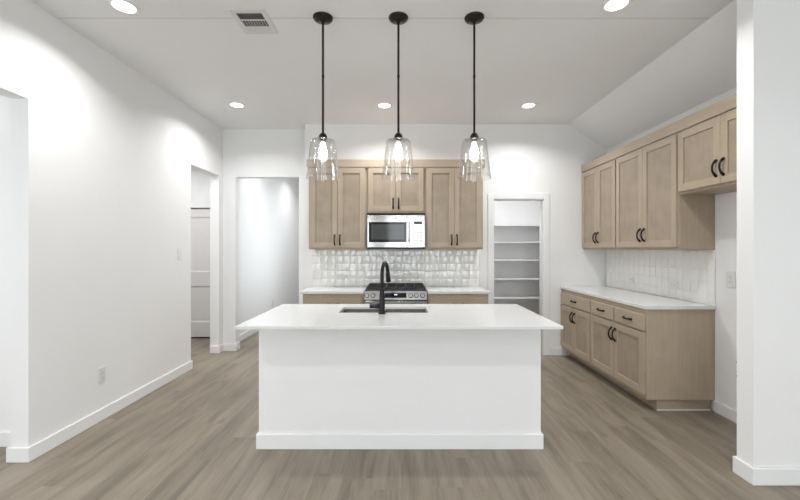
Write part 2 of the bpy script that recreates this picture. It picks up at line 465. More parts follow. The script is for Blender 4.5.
# the side hall's two panel door
def two_panel_door(x0, x1, y, z0, z1):
    bm = bmesh.new()
    w = x1 - x0
    st = 0.11
    box(bm, x0, x0 + st, y, y + 0.035, z0, z1); box(bm, x1 - st, x1, y, y + 0.035, z0, z1)
    rails = [(z0, z0 + 0.23), (0.82, 1.04), (z1 - 0.125, z1)]
    for a, b in rails: box(bm, x0 + st, x1 - st, y, y + 0.035, a, b)
    for (a, b), (c, d) in zip(rails, rails[1:]):
        p0, p1 = x0 + st, x1 - st
        box(bm, p0, p1, y + 0.014, y + 0.03, b, c)
        # sloped moulding around the recessed panel
        m = 0.022
        F = [(p0, y, b), (p1, y, b), (p1, y, c), (p0, y, c)]
        G = [(p0 + m, y + 0.0135, b + m), (p1 - m, y + 0.0135, b + m), (p1 - m, y + 0.0135, c - m), (p0 + m, y + 0.0135, c - m)]
        vf = [bm.verts.new(v) for v in F]; vg = [bm.verts.new(v) for v in G]
        for k in range(4): bm.faces.new((vf[k], vf[(k + 1) % 4], vg[(k + 1) % 4], vg[k]))
    o = obj('door_1', bm, 'door'); o['kind'] = 'structure'
    return o
d1 = two_panel_door(DX0 + 0.006, DX1 - 0.006, 6.03, 0.022, 2.030)
bm = bmesh.new()
lathe(bm, [(0.0, 0.0), (0.028, 0.0), (0.028, 0.008), (0.011, 0.012), (0.011, 0.03), (0.026, 0.038), (0.026, 0.055), (0.0, 0.062)][1:-1], (DX0 + 0.07, 6.03, 0.95), 20, axis='y')
obj('door_handle', bm, 'bronze', d1)
struct('trim_4', [(DX0 - 0.06, DX0, 5.985, 6.0, 0, 2.045), (DX1, DX1 + 0.06, 5.985, 6.0, 0, 2.045)], 'trim', 0.003)

# ------------------------------------------------------------------ cabinets
def pull(name, parent, c, length, vertical, y=0.0):
    """arched black pull; c = centre on the door front, arch bulges to -y"""
    bm = bmesh.new()
    n = 14; pts = []; rad = []
    for k in range(n + 1):
        t = -1 + 2 * k / n
        a = t * length / 2
        out = 0.030 * (1 - abs(t) ** 2.6) + 0.003
        p = (c[0], y - out, c[1] + a) if vertical else (c[0] + a, y - out, c[1])
        pts.append(p); rad.append(0.0075 + 0.0045 * abs(t) ** 4)
    tube(bm, pts, rad, 10)
    for s in (-1, 1):
        a = s * length / 2
        cc = (c[0], y, c[1] + a) if vertical else (c[0] + a, y, c[1])
        lathe(bm, [(0.0105, 0.0), (0.0105, 0.003), (0.0075, 0.009)], cc, 12, axis='y')
    return obj(name, bm, 'bronze', parent)

DT = 0.022
def shaker(name, parent, x0, x1, z0, z1, st=0.062):
    """door whose back lies on y=0 and whose face stands at y=-DT"""
    bm = bmesh.new()
    c = 0.006
    box(bm, x0, x0 + st, -DT, 0, z0, z1, 0); box(bm, x1 - st, x1, -DT, 0, z0, z1, 0)
    box(bm, x0 + st, x1 - st, -DT, 0, z0, z0 + st, 1); box(bm, x0 + st, x1 - st, -DT, 0, z1 - st, z1, 1)
    box(bm, x0 + st - 0.002, x1 - st + 0.002, -DT + 0.0095, -0.002, z0 + st - 0.002, z1 - st + 0.002, 2)
    return obj(name, bm, ['wood', 'wood_h', 'wood_panel'], parent, 0.0018)

def carcass(name, parent, w, d, z0, z1, extra=None):
    """box with a face frame; front frame at y=0..0.019"""
    lst = [(0, w, 0.0, d, z0, z1)]
    return boxes(name, lst, 'wood', parent, 0.0015)

def upper(label, w, d, z0, z1, loc, rz, doors, drop=0.0, pull_z=0.085, group='wall cabinets', edge=0.012):
    t = thing('wall_cabinet', label, 'cabinet', loc, rz, group)
    carcass('body', t, w, d, z0, z1)
    for i, (a, b) in enumerate(doors):
        dr = shaker('door', t, a, b, z0 + 0.022, z1 - 0.012)
        hx = b - 0.031 if i % 2 == 0 else a + 0.031
        pull('handle', dr, (hx, z0 + 0.022 + pull_z + 0.0, ), 0.118, True, -DT) if False else pull('handle', dr, (hx, z0 + 0.022 + pull_z), 0.118, True, -DT)
    return t

# back wall: three wall cabinets; local x runs along world x
UY = YB - 0.33 + 0.0   # face frame plane
UZ0, UZ1 = 1.395, 2.405
GB = 'wall cabinets over the range'
def back_upper(x0, x1, z0, label, e=0.02):
    w = x1 - x0; m = w / 2
    return upper(label, w, 0.325, z0, UZ1, (x0, UY, 0), 0, [(e, m - 0.002), (m + 0.002, w - e)], group=GB, pull_z=0.095)
back_upper(-1.143, -0.431, UZ0, 'tall light wood wall cabinet left of the microwave')
back_upper(-0.429, 0.289, 1.842, 'short light wood wall cabinet directly above the microwave')
back_upper(0.291, 1.004, UZ0, 'tall light wood wall cabinet right of the microwave')

# right wall: local x runs towards the camera, local -y faces into the room
UXF = 2.392
GR = 'wall cabinets on the right wall'
def right_upper(y_far, y_near, z0, label, e=0.010, depth=None):
    w = y_far - y_near; m = w / 2
    return upper(label, w, XR - UXF - 0.003, z0, UZ1, (UXF, y_far, 0), -PI / 2, [(e, m - 0.002), (m + 0.002, w - e)], group=GR, pull_z=0.12)
right_upper(YB - 0.004, 4.266, UZ0, 'narrower tall wall cabinet in the far corner beside the pantry wall')
right_upper(4.264, 3.315, UZ0, 'widest tall wall cabinet in the middle of the right wall run')
right_upper(3.313, 2.416, 1.866, 'short wall cabinet high over the empty fridge bay')

# crown boards
def crown(name, label, segs):
    bm = bmesh.new()
    for (x0, x1, y0, y1) in segs: box(bm, x0, x1, y0, y1, UZ1 + 0.0005, 2.500)
    return tag(obj(name, bm, 'wood_h', None, 0.003), label, 'molding')
crown('crown_molding', 'flat wood crown board over the three cabinets above the range', [(-1.165, 1.026, UY - 0.024, UY - 0.002), (-1.165, -1.145, UY - 0.002, YB - 0.004), (1.006, 1.026, UY - 0.002, YB - 0.004)])
bm = bmesh.new(); box(bm, UXF - 0.026, UXF - 0.004, 2.416, YB - 0.004, UZ1 + 0.0005, 2.500)
M['wood_y'] = wood('maple_grain_along_room', WL, WD, 1)
tag(obj('crown_molding', bm, 'wood_y', None, 0.003), 'long flat wood crown board along the right wall cabinets', 'molding')

# base cabinets
CZ0, CZ1 = 0.100, 0.880
def base_cab(label, w, d, loc, rz, drawers, doors, group, end_toe=True, handles=True):
    t = thing('base_cabinet', label, 'cabinet', loc, rz, group)
    carcass('body', t, w, d, CZ0, CZ1)
    boxes('toe_kick', [(0.0, w - (0.0 if not end_toe else 0.030), 0.105, d - 0.01, 0.0, CZ0)], 'wood_h', t, 0.001)
    for a, b in drawers:
        bm = bmesh.new(); box(bm, a, b, -DT, 0, 0.692, 0.832)
        dr = obj('drawer', bm, 'wood_h', t, 0.004)
        pull('handle', dr, ((a + b) / 2, 0.762), 0.118, False, -DT)
    for i, (a, b) in enumerate(doors):
        dr = shaker('door', t, a, b, 0.140, 0.678)
        hx = b - 0.031 if i % 2 == 0 else a + 0.031
        pull('handle', dr, (hx, 0.674 - 0.11), 0.118, True, -DT)
    return t
BXF = 2.110
wA = (YB - 0.004) - 4.266; wB = 4.264 - 3.315
dp = XR - BXF - 0.003
GL = 'base cabinets along the right wall'
base_cab('far base cabinet with one drawer, next to the pantry wall', wA, dp, (BXF, YB - 0.004, 0), -PI / 2,
         [(0.02, wA - 0.010)], [(0.02, wA / 2 - 0.002), (wA / 2 + 0.002, wA - 0.010)], GL, False)
base_cab('near base cabinet with two drawers and a plain wood end panel', wB, dp, (BXF, 4.264, 0), -PI / 2,
         [(0.010, wB / 2 - 0.010), (wB / 2 + 0.010, wB - 0.012)], [(0.010, wB / 2 - 0.002), (wB / 2 + 0.002, wB - 0.012)], GL, True)
# thin end shoe board under the near base cabinet
bm = bmesh.new()
box(bm, BXF + 0.105, XR - BT - 0.003, 3.333, 3.3445, 0.0, 0.008)
BY = 4.478
wL = -0.438 + 1.15
GK = 'base cabinets beside the range'
o = obj('shoe_molding', bm, 'trim', None, 0.004); tag(o, 'thin pale shoe strip on the floor under the base cabinet end', 'molding')
base_cab('base cabinet left of the range under the white counter', wL, YB - BY - 0.004, (-1.15, BY, 0), 0,
         [(0.02, wL - 0.02)], [(0.02, wL / 2 - 0.002), (wL / 2 + 0.002, wL - 0.02)], GK, False)
wR = 1.01 - 0.304
base_cab('base cabinet right of the range, near the pantry', wR, YB - BY - 0.004, (0.304, BY, 0), 0,
         [(0.02, wR - 0.02)], [(0.02, wR / 2 - 0.002), (wR / 2 + 0.002, wR - 0.02)], GK, False)

# countertops
KZ = 0.912
def slab(name, x0, x1, y0, y1, label, z0=CZ1 + 0.0005, z1=KZ, grp=None):
    return tag(boxes(name, [(x0, x1, y0, y1, z0, z1)], 'quartz', None, 0.003), label, 'countertop', grp)
slab('countertop', 2.093, XR - 0.002, 3.300, YB - 0.002, 'long white quartz counter along the right wall')
slab('countertop', -1.172, -0.436, 4.452, YB - 0.002, 'white quartz counter left of the range')
slab('countertop', 0.302, 1.026, 4.452, YB - 0.002, 'white quartz counter right of the range')

# tile backsplashes: hand-made square tiles, each slightly tilted, on a grout bed
def backsplash(label, w, z0, z1, loc, rz, p=0.0985):
    t = thing('tile_backsplash', label, 'backsplash', loc, rz)
    boxes('grout_bed', [(0, w, -0.0088, 0, z0, z1)], 'grout', t)
    bm = bmesh.new()
    nx = int(math.ceil(w / p)); nz = int(math.ceil((z1 - z0) / p))
    for i in range(nx):
        for j in range(nz):
            a, b = i * p + 0.0005, min((i + 1) * p, w) - 0.0005
            c, d = z0 + j * p + 0.0005, min(z0 + (j + 1) * p, z1) - 0.0005
            if b - a < 0.01 or d - c < 0.01: continue
            tx, tz = random.gauss(0, 0.014), random.gauss(0, 0.014)
            cx, cz = (a + b) / 2, (c + d) / 2
            g = 4; GP = (0.0, 0.03, 0.5, 0.97, 1.0)
            V = []
            for u in range(g + 1):
                row = []
                for v in range(g + 1):
                    x = a + (b - a) * GP[u]; z = c + (d - c) * GP[v]
                    e = 1.0 if u in (0, g) or v in (0, g) else 0.0
                    y = -0.0105 + (0.0004 if e > 0.99 else 0) + tx * (x - cx) + tz * (z - cz) + random.gauss(0, 0.00014)
                    row.append(bm.verts.new((x, y, z)))
                V.append(row)
            for u in range(g):
                for v in range(g):
                    f = bm.faces.new((V[u][v], V[u + 1][v], V[u + 1][v + 1], V[u][v + 1])); f.smooth = True
            ring = [V[u][0] for u in range(g + 1)] + [V[g][v] for v in range(1, g + 1)] + [V[u][g] for u in range(g - 1, -1, -1)] + [V[0][v] for v in range(g - 1, 0, -1)]
            back = [bm.verts.new((q.co.x, -0.003, q.co.z)) for q in ring]
            for k in range(len(ring)):
                bm.faces.new((ring[k], ring[(k + 1) % len(ring)], back[(k + 1) % len(ring)], back[k]))
    obj('tile_sheet', bm, 'tile', t)
    return t
backsplash('glossy white square tile backsplash behind the range', 2.215, KZ + 0.001, 1.394, (-1.175, YB - 0.001, 0), 0)
backsplash('pale square tile backsplash along the right wall counter', 5.075 - 0.013 - 3.305, KZ + 0.001, 1.394, (XR - 0.001, YB - 0.014, 0), -PI / 2)

# ------------------------------------------------------------------ island
IX0, IX1 = -1.001, 0.977
IY0, IY1 = 2.701, 3.395
isl = thing('kitchen_island', 'white painted kitchen island base in the middle of the floor', 'island', (0, IY0, 0))
def local(o, parent):
    o.matrix_parent_inverse = Matrix.Translation(parent.location).inverted()
    return o
local(boxes('body', [(IX0, IX1, IY0, IY0 + 0.11, 0, 0.891), (IX0, IX0 + 0.02, IY0 + 0.11, IY1, 0.0, 0.891), (IX1 - 0.02, IX1, IY0 + 0.11, IY1, 0.0, 0.891),
               (IX0 + 0.02, IX1 - 0.02, IY1 - 0.02, IY1, 0.10, 0.891), (IX0 + 0.02, IX1 - 0.02, IY0 + 0.11, IY1 - 0.02, 0.10, 0.12)], 'wall', isl, 0.001), isl)
local(boxes('baseboard', [(IX0 - BT, IX1 + BT, IY0 - BT, IY0 - 0.0005, 0, 0.106), (IX0 - BT, IX0 - 0.0005, IY0 - 0.0005, IY1, 0, 0.106), (IX1 + 0.0005, IX1 + BT, IY0 - 0.0005, IY1, 0, 0.106)], 'trim', isl, 0.004), isl)
# island worktop with the sink cut-out
SX0, SX1, SY0, SY1 = -0.484, 0.205, 2.955, 3.255
IZ0, IZ1 = 0.8915, 0.9115
TX0, TX1, TY0, TY1 = -1.054, 1.024, 2.435, 3.420
bm = bmesh.new()
def ring_slab(bm, O, I, z0, z1):
    ot = [bm.verts.new((x, y, z1)) for x, y in O]; it = [bm.verts.new((x, y, z1)) for x, y in I]
    ob = [bm.verts.new((x, y, z0)) for x, y in O]; ib = [bm.verts.new((x, y, z0)) for x, y in I]
    for k in range(4):
        n = (k + 1) % 4
        bm.faces.new((ot[k], ot[n], it[n], it[k])); bm.faces.new((ob[k], ib[k], ib[n], ob[n]))
        bm.faces.new((ot[k], ob[k], ob[n], ot[n])); bm.faces.new((it[k], it[n], ib[n], ib[k]))
rect = lambda a, b, c, d: [(a, c), (b, c), (b, d), (a, d)]
ring_slab(bm, rect(TX0, TX1, TY0, TY1), rect(SX0, SX1, SY0, SY1), IZ0, IZ1)
tag(obj('island_countertop', bm, 'quartz', None, 0.002), 'large white quartz top of the island, overhanging towards the viewer', 'countertop')
# double bowl undermount sink
sk = thing('undermount_sink', 'stainless steel double bowl sink set under the island top', 'sink', (0, 0, 0))
def bowl(x0, x1, y0, y1, zt, zb):
    bm = bmesh.new()
    i = 0.012
    def rr(x0, x1, y0, y1, r, z, n=5):
        P = []
        for cx, cy, a0 in ((x1 - r, y0 + r, -PI / 2), (x1 - r, y1 - r, 0), (x0 + r, y1 - r, PI / 2), (x0 + r, y0 + r, PI)):
            for k in range(n + 1):
                a = a0 + PI / 2 * k / n
                P.append(bm.verts.new((cx + r * math.cos(a), cy + r * math.sin(a), z)))
        return P
    R = [rr(x0 - 0.012, x1 + 0.012, y0 - 0.012, y1 + 0.012, 0.03, zt), rr(x0, x1, y0, y1, 0.025, zt), rr(x0 + 0.003, x1 - 0.003, y0 + 0.003, y1 - 0.003, 0.03, zb + 0.03), rr(x0 + 0.02, x1 - 0.02, y0 + 0.02, y1 - 0.02, 0.03, zb),
         ]
    out = [rr(x0 + 0.02, x1 - 0.02, y0 + 0.02, y1 - 0.02, 0.03, zb - 0.002), rr(x0 - 0.001, x1 + 0.001, y0 - 0.001, y1 + 0.001, 0.03, zb + 0.03), rr(x0 - 0.002, x1 + 0.002, y0 - 0.002, y1 + 0.002, 0.03, zt - 0.002), rr(x0 - 0.012, x1 + 0.012, y0 - 0.012, y1 + 0.012, 0.03, zt - 0.002)]
    for a, b in list(zip(R, R[1:])) + list(zip(out, out[1:])) + [(out[-1], R[0])]:
        for k in range(len(a)):
            f = bm.faces.new((a[k], a[(k + 1) % len(a)], b[(k + 1) % len(a)], b[k]))
            f.smooth = True
    bm.faces.new(R[-1]); bm.faces.new(out[0][::-1])
    return bm
mid = (SX0 + SX1) / 2 - 0.01
for a, b in ((SX0 + 0.004, mid - 0.013), (mid + 0.013, SX1 - 0.004)):
    bw = obj('bowl', bowl(a, b, SY0 + 0.004, SY1 - 0.004, IZ0 - 0.0005, 0.70), 'sink', sk)
    bm = bmesh.new(); lathe(bm, [(0.045, 0.7005), (0.045, 0.7035), (0.038, 0.7035), (0.034, 0.701)], ((a + b) / 2, (SY0 + SY1) / 2, 0), 24)
    obj('drain', bm, 'steel', bw)
# faucet
fx, fy = -0.147, 2.905
fc = thing('kitchen_faucet', 'tall matte black gooseneck faucet on the near side of the sink', 'faucet', (fx, fy, IZ1))
bm = bmesh.new()
lathe(bm, [(0.027, 0.0), (0.027, 0.006), (0.0225, 0.010), (0.0215, 0.10), (0.0175, 0.16), (0.0155, 0.20)], (0, 0, 0), 24)
obj('faucet_body', bm, 'black', fc)
ang = math.radians(12)
dx, dy = math.sin(ang), math.cos(ang)
pts = [(0, 0, 0.19), (0, 0, 0.24), (0, 0, 0.292)]
R_ = 0.088
for k in range(1, 15):
    a = PI * k / 14 * 0.93
    d = R_ - R_ * math.cos(a); h = 0.292 + R_ * math.sin(a)
    pts.append((dx * d, dy * d, h))
bm = bmesh.new(); tube(bm, pts, 0.0138, 14); obj('spout', bm, 'black', fc)
e0 = Vector(pts[-1]); dirn = (Vector(pts[-1]) - Vector(pts[-2])).normalized()
bm = bmesh.new(); tube(bm, [e0 - dirn * 0.004, e0 + dirn * 0.02, e0 + dirn * 0.07, e0 + dirn * 0.088], [0.0145, 0.0165, 0.0205, 0.0205], 16)
obj('spray_head', bm, 'black', fc)
bm = bmesh.new(); tube(bm, [(-0.016, 0, 0.056), (-0.050, 0, 0.056), (-0.052, 0, 0.056), (-0.090, -0.004, 0.058), (-0.093, -0.004, 0.058)], [0.018, 0.018, 0.0155, 0.0165, 0.013], 16)
obj('lever_handle', bm, 'black', fc)

# ------------------------------------------------------------------ range
RX0, RX1 = -0.4285, 0.2945
rg = thing('gas_range', 'stainless steel gas range with black grates between the base cabinets', 'range', (0, 0, 0))
RF = 4.425
boxes('body', [(RX0, RX1, RF + 0.045, YB - 0.03, 0.09, 0.905), (RX0 + 0.05, RX1 - 0.05, RF + 0.1, YB - 0.05, 0.0, 0.09)], 'grey', rg, 0.002)
boxes('cooktop', [(RX0 + 0.002, RX1 - 0.002, RF + 0.03, YB - 0.032, 0.9055, 0.922)], 'iron', rg, 0.003)
# slanted control panel
bm = bmesh.new()
hexa(bm, [(RX0, RF, 0.815), (RX1, RF, 0.815), (RX1, RF + 0.044, 0.815), (RX0, RF + 0.044, 0.815)],
     [(RX0, RF + 0.018, 0.917), (RX1, RF + 0.018, 0.917), (RX1, RF + 0.044, 0.917), (RX0, RF + 0.044, 0.917)])
cp = obj('control_panel', bm, 'steel', rg, 0.004)
sl = math.atan2(0.018, 0.102)
def on_panel(x, z, out=0.0):
    return Vector((x, RF + 0.018 * (z - 0.815) / 0.102 - out, z))
bm = bmesh.new()
hexa(bm, [on_panel(-0.195, 0.838, 0.001), on_panel(0.056, 0.838, 0.001), on_panel(0.056, 0.838, -0.003), on_panel(-0.195, 0.838, -0.003)],
     [on_panel(-0.195, 0.893, 0.001), on_panel(0.056, 0.893, 0.001), on_panel(0.056, 0.893, -0.003), on_panel(-0.195, 0.893, -0.003)])
ds = obj('display', bm, 'blackglass', cp)
bm = bmesh.new()
for k, w_ in enumerate((0.008, 0.008, 0.008)):
    x = -0.082 + k * 0.012
    hexa(bm, [on_panel(x, 0.868, 0.0018), on_panel(x + w_, 0.868, 0.0018), on_panel(x + w_, 0.868, 0.001), on_panel(x, 0.868, 0.001)],
         [on_panel(x, 0.881, 0.0018), on_panel(x + w_, 0.881, 0.0018), on_panel(x + w_, 0.881, 0.001), on_panel(x, 0.881, 0.001)])
tag_clock = obj('clock_face', bm, 'clock', ds.parent)
for kx in (-0.398, -0.327, 0.107, 0.170, 0.243):
    bm = bmesh.new()
    lathe(bm, [(0.027, 0.0), (0.027, 0.004), (0.023, 0.007), (0.0215, 0.028), (0.019, 0.031)], (0, 0, 0), 24, axis='y')
    box(bm, -0.004, 0.004, -0.039, -0.029, -0.019, 0.019)
    kb = obj('knob', bm, 'steel', rg)
    kb.location = on_panel(kx, 0.863); kb.rotation_euler = (-sl, 0, 0)
dr = boxes('oven_door', [(RX0 + 0.003, RX1 - 0.003, RF + 0.005, RF + 0.044, 0.20, 0.800)], 'steel', rg, 0.004)
boxes('oven_window', [(RX0 + 0.12, RX1 - 0.12, RF + 0.002, RF + 0.006, 0.32, 0.66)], 'blackglass', dr)
bm = bmesh.new(); tube(bm, [(RX0 + 0.05, RF - 0.045, 0.755), (RX1 - 0.05, RF - 0.045, 0.755)], 0.012, 14)
for x in (RX0 + 0.08, RX1 - 0.08): tube(bm, [(x, RF - 0.045, 0.755), (x, RF + 0.008, 0.755)], 0.008, 10)
obj('handle', bm, 'steel', dr)
boxes('storage_drawer', [(RX0 + 0.003, RX1 - 0.003, RF + 0.008, RF + 0.044, 0.095, 0.192)], 'steel', rg, 0.004)
gw = (RX1 - RX0 - 0.03) / 3
for g in range(3):
    gx0 = RX0 + 0.015 + g * gw + 0.002; gx1 = gx0 + gw - 0.004
    gy0, gy1 = RF + 0.055, YB - 0.055
    z0, z1 = 0.940, 0.956
    bm = bmesh.new()
    t_ = 0.012
    box(bm, gx0, gx1, gy0, gy0 + t_, z0, z1); box(bm, gx0, gx1, gy1 - t_, gy1, z0, z1)
    box(bm, gx0, gx0 + t_, gy0 + t_, gy1 - t_, z0, z1); box(bm, gx1 - t_, gx1, gy0 + t_, gy1 - t_, z0, z1)
    for q in (0.25, 0.5, 0.75):
        yy = gy0 + (gy1 - gy0) * q; box(bm, gx0 + t_, gx1 - t_, yy - 0.005, yy + 0.005, z0 + 0.002, z1)
    xx = (gx0 + gx1) / 2; box(bm, xx - 0.005, xx + 0.005, gy0 + t_, gy1 - t_, z0 + 0.003, z1 - 0.001)
    for cx in (gx0 + 0.002, gx1 - 0.014):
        for cy in (gy0 + 0.002, gy1 - 0.014, (gy0 + gy1) / 2): box(bm, cx, cx + 0.012, cy, cy + 0.012, 0.9225, z0)
    obj('grate', bm, 'iron', rg, 0.002)
    for q in ((0.26, 0.76) if g != 1 else (0.5,)):
        bm = bmesh.new(); lathe(bm, [(0.046, 0.9225), (0.046, 0.928), (0.034, 0.929), (0.034, 0.936), (0.030, 0.938)], (xx, gy0 + (gy1 - gy0) * q, 0), 24)
        obj('burner', bm, 'iron', rg)

# ------------------------------------------------------------------ microwave
mw = thing('microwave_oven', 'stainless over-the-range microwave under the short wall cabinet', 'microwave', (0, 0, 0))
MF = 4.675; MX0, MX1 = -0.4155, 0.2855; MZ0, MZ1 = 1.408, 1.814
boxes('body', [(MX0, MX1, MF + 0.022, YB - 0.015, MZ0, MZ1)], 'grey', mw, 0.002)
boxes('vent_grille', [(MX0 + 0.002, MX1 - 0.002, MF - 0.001, MF + 0.022, MZ0 - 0.010, MZ0 + 0.010)], 'dark', mw)
dm = 0.064
dr = boxes('door', [(MX0, dm, MF, MF + 0.021, MZ0 + 0.0115, MZ1)], 'steel', mw, 0.003)
boxes('door_window', [(MX0 + 0.017, dm - 0.006, MF - 0.0015, MF + 0.001, 1.482, 1.728)], 'blackglass', dr, 0.001)
boxes('window_screen', [(-0.365, 0.035, MF - 0.0022, MF - 0.0016, 1.515, 1.700)], 'greyglass', dr)
bm = bmesh.new(); lathe(bm, [(0.0145, 0.0), (0.0145, 0.002), (0.011, 0.0026)], (-0.071, MF, 1.768), 24, axis='y')
obj('badge', bm, 'plate', dr)
pn = boxes('control_panel', [(dm + 0.003, MX1, MF, MF + 0.021, MZ0 + 0.0115, MZ1)], 'steel', mw, 0.003)
bm = bmesh.new(); tube(bm, [(dm + 0.028, MF - 0.028, 1.475), (dm + 0.028, MF - 0.030, 1.61), (dm + 0.028, MF - 0.028, 1.745)], 0.009, 12)
for z in (1.49, 1.73): tube(bm, [(dm + 0.028, MF - 0.028, z), (dm + 0.028, MF + 0.002, z)], 0.006, 10)
obj('handle', bm, 'steel', mw)
boxes('display', [(dm + 0.085, MX1 - 0.035, MF - 0.0012, MF + 0.001, 1.70, 1.735)], 'blackglass', pn)
bm = bmesh.new()
for r_ in range(6):
    for c_ in range(3):
        x = dm + 0.085 + c_ * 0.036; z = 1.495 + r_ * 0.032
        box(bm, x, x + 0.026, MF - 0.0014, MF + 0.0005, z, z + 0.018)
obj('keypad', bm, M['vent_white'], pn, 0.001)

# ------------------------------------------------------------------ pendants
def pendant():
    t = thing('pendant_light', '', 'pendant light', (0, 0, 0), 0, 'pendant lights over the island')
    z = CEIL
    bm = bmesh.new()
    lathe(bm, [(0.070, z - 0.0005), (0.070, z - 0.006), (0.064, z - 0.016), (0.030, z - 0.026), (0.013, z - 0.034), (0.010, z - 0.045)], (0, 0, 0), 32)
    for s in (-1, 1): lathe(bm, [(0.004, z - 0.02), (0.004, z - 0.027), (0.002, z - 0.029)], (0.042 * s, 0, 0), 10)
    obj('canopy', bm, 'bronze', t)
    bm = bmesh.new(); tube(bm, [(0, 0, z - 0.040), (0, 0, 2.215)], 0.0078, 12)
    for q in (2.62,): lathe(bm, [(0.0095, q), (0.0095, q + 0.02)], (0, 0, 0), 12)
    obj('rod', bm, 'bronze', t)
    bm = bmesh.new()
    lathe(bm, [(0.009, 2.228), (0.020, 2.219), (0.029, 2.205), (0.031, 2.192), (0.031, 2.180)], (0, 0, 0), 28)
    obj('socket_cap', bm, 'bronze', t)
    bm = bmesh.new(); lathe(bm, [(0.019, 2.180), (0.019, 2.158), (0.016, 2.154)], (0, 0, 0), 24)
    obj('socket', bm, 'steel', t)
    # clear glass shade, open at the bottom
    bm = bmesh.new()
    out = [(0.024, 2.1765), (0.070, 2.1765), (0.081, 2.173), (0.087, 2.162), (0.092, 2.12), (0.1015, 2.04), (0.1135, 1.93), (0.117, 1.906), (0.1165, 1.899)]
    inn = [(r - 0.0028, zz - (0.003 if i < 3 else 0)) for i, (r, zz) in enumerate(out)]
    inn[0] = (0.024, 2.1735)
    lathe(bm, out + inn[::-1], (0, 0, 0), 48, closed=True)
    obj('glass_shade', bm, 'glass', t)
    bm = bmesh.new()
    lathe(bm, [(0.012, 2.154), (0.013, 2.142), (0.020, 2.125), (0.028, 2.102), (0.0305, 2.084), (0.028, 2.064), (0.018, 2.048), (0.006, 2.042)], (0, 0, 0), 24)
    obj('bulb', bm, 'bulb', t)
    return t
p0 = pendant()
PY = 2.740
PX = [-0.559, -0.022, 0.518]
PL = ['leftmost of the three black pendants with clear glass shades', 'middle of the three black pendants with clear glass shades', 'rightmost of the three black pendants with clear glass shades']
p0.location = (PX[0], PY, 0); p0['label'] = PL[0]
for x, l in zip(PX[1:], PL[1:]): repeat(p0, (x, PY, 0), l)

# ------------------------------------------------------------------ recessed lights
def can_light():
    t = thing('recessed_light', '', 'ceiling light', (0, 0, CEIL), 0, 'recessed ceiling lights')
    bm = bmesh.new(); lathe(bm, [(0.069, -0.001), (0.069, -0.004), (0.086, -0.006), (0.093, -0.0005)], (0, 0, 0), 40, closed=True)
    obj('trim_ring', bm, 'trim', t)
    bm = bmesh.new(); lathe(bm, [(0.0685, -0.0005), (0.0685, -0.0035), (0.063, -0.0045)], (0, 0, 0), 40)
    obj('lens', bm, 'lens', t)
    d = bpy.data.lights.new('downlight', 'AREA'); d.shape = 'DISK'; d.size = 0.12; d.energy = CAN_POWER; d.color = WARM; d.spread = math.radians(142)
    lo = bpy.data.objects.new('downlight', d); lo.location = (0, 0, -0.012); C.objects.link(lo); lo.parent = t
    return t
c0 = can_light()
spots = [(-1.885, 4.405, 'lit recessed light in the far left of the ceiling'),
         (-0.195, 4.420, 'lit recessed light between the left and middle pendant rods'),
         (1.458, 4.420, 'lit recessed light in the far right of the ceiling'),
         (-1.885, 2.615, 'lit recessed light at the top left edge, before the vent'),
         (1.445, 2.590, 'lit recessed light at the top right, nearest the stub wall')]
c0.location = (spots[0][0], spots[0][1], CEIL); c0['label'] = spots[0][2]
for x, y, l in spots[1:]: repeat(c0, (x, y, CEIL), l)

for x, y in ((-1.885, 0.6), (1.445, 0.6), (-0.2, -1.2), (3.4, -1.5)):
    c = repeat(c0, (x, y, CEIL), 'lit recessed light in the living room ceiling behind the viewer'); c['group'] = 'living room ceiling lights'
def repower(c, e):
    for k in kids(c):
        if k.type == 'LIGHT': k.data = k.data.copy(); k.data.energy = e
c = repeat(c0, (-1.87, 6.3, CEIL), 'added unseen recessed light in the hallway ceiling just beyond the opening'); repower(c, 5)  # out-of-view lamp added to brighten the hallway
c = repeat(c0, (-1.87, 8.2, CEIL), 'added unseen recessed light in the hallway ceiling at its far end'); repower(c, 6)  # second added lamp, also unseen, lifting the hallway walls
c = repeat(c0, (1.55, 5.36, CEIL), 'recessed light in the pantry ceiling above the shelves'); repower(c, 12)
c = repeat(c0, (-3.3, 4.9, CEIL), 'added unseen recessed light in the side hall ceiling before the door'); repower(c, 14)  # unseen lamp added to light the side hall and its door

# ------------------------------------------------------------------ ceiling vent
vt = thing('ceiling_vent', 'white ceiling air vent with dark slots at the upper left', 'vent', (-1.065, 2.79, CEIL))
fw, fl = 0.125, 0.150
v0 = boxes('frame', [(-fw, -fw + 0.035, -fl, fl, -0.008, -0.0005), (fw - 0.035, fw, -fl, fl, -0.008, -0.0005), (-fw + 0.035, fw - 0.035, -fl, -fl + 0.04, -0.008, -0.0005),
               (-fw + 0.035, fw - 0.035, fl - 0.035, fl, -0.008, -0.0005), (-fw + 0.035, fw - 0.035, -0.032, -0.022, -0.008, -0.0005), (-fw + 0.035, fw - 0.035, 0.055, 0.065, -0.008, -0.0005)], 'vent_white', vt, 0.002)
boxes('backing', [(-fw + 0.035, fw - 0.035, -fl + 0.04, fl - 0.035, -0.0022, -0.0008)], 'dark', vt)
for k in range(6):
    y = -0.108 + k * 0.0135
    bm = bmesh.new(); hexa(bm, [(-0.09, y, -0.007), (0.09, y, -0.007), (0.09, y + 0.001, -0.007), (-0.09, y + 0.001, -0.007)], [(-0.09, y + 0.005, -0.0022), (0.09, y + 0.005, -0.0022), (0.09, y + 0.006, -0.0022), (-0.09, y + 0.006, -0.0022)])
    obj('slat', bm, 'vent_white', vt)
for k in range(9):
    x = -0.084 + k * 0.0195
    boxes('slat', [(x, x + 0.0035, -0.022, 0.055, -0.007, -0.0022)], 'vent_white', vt)
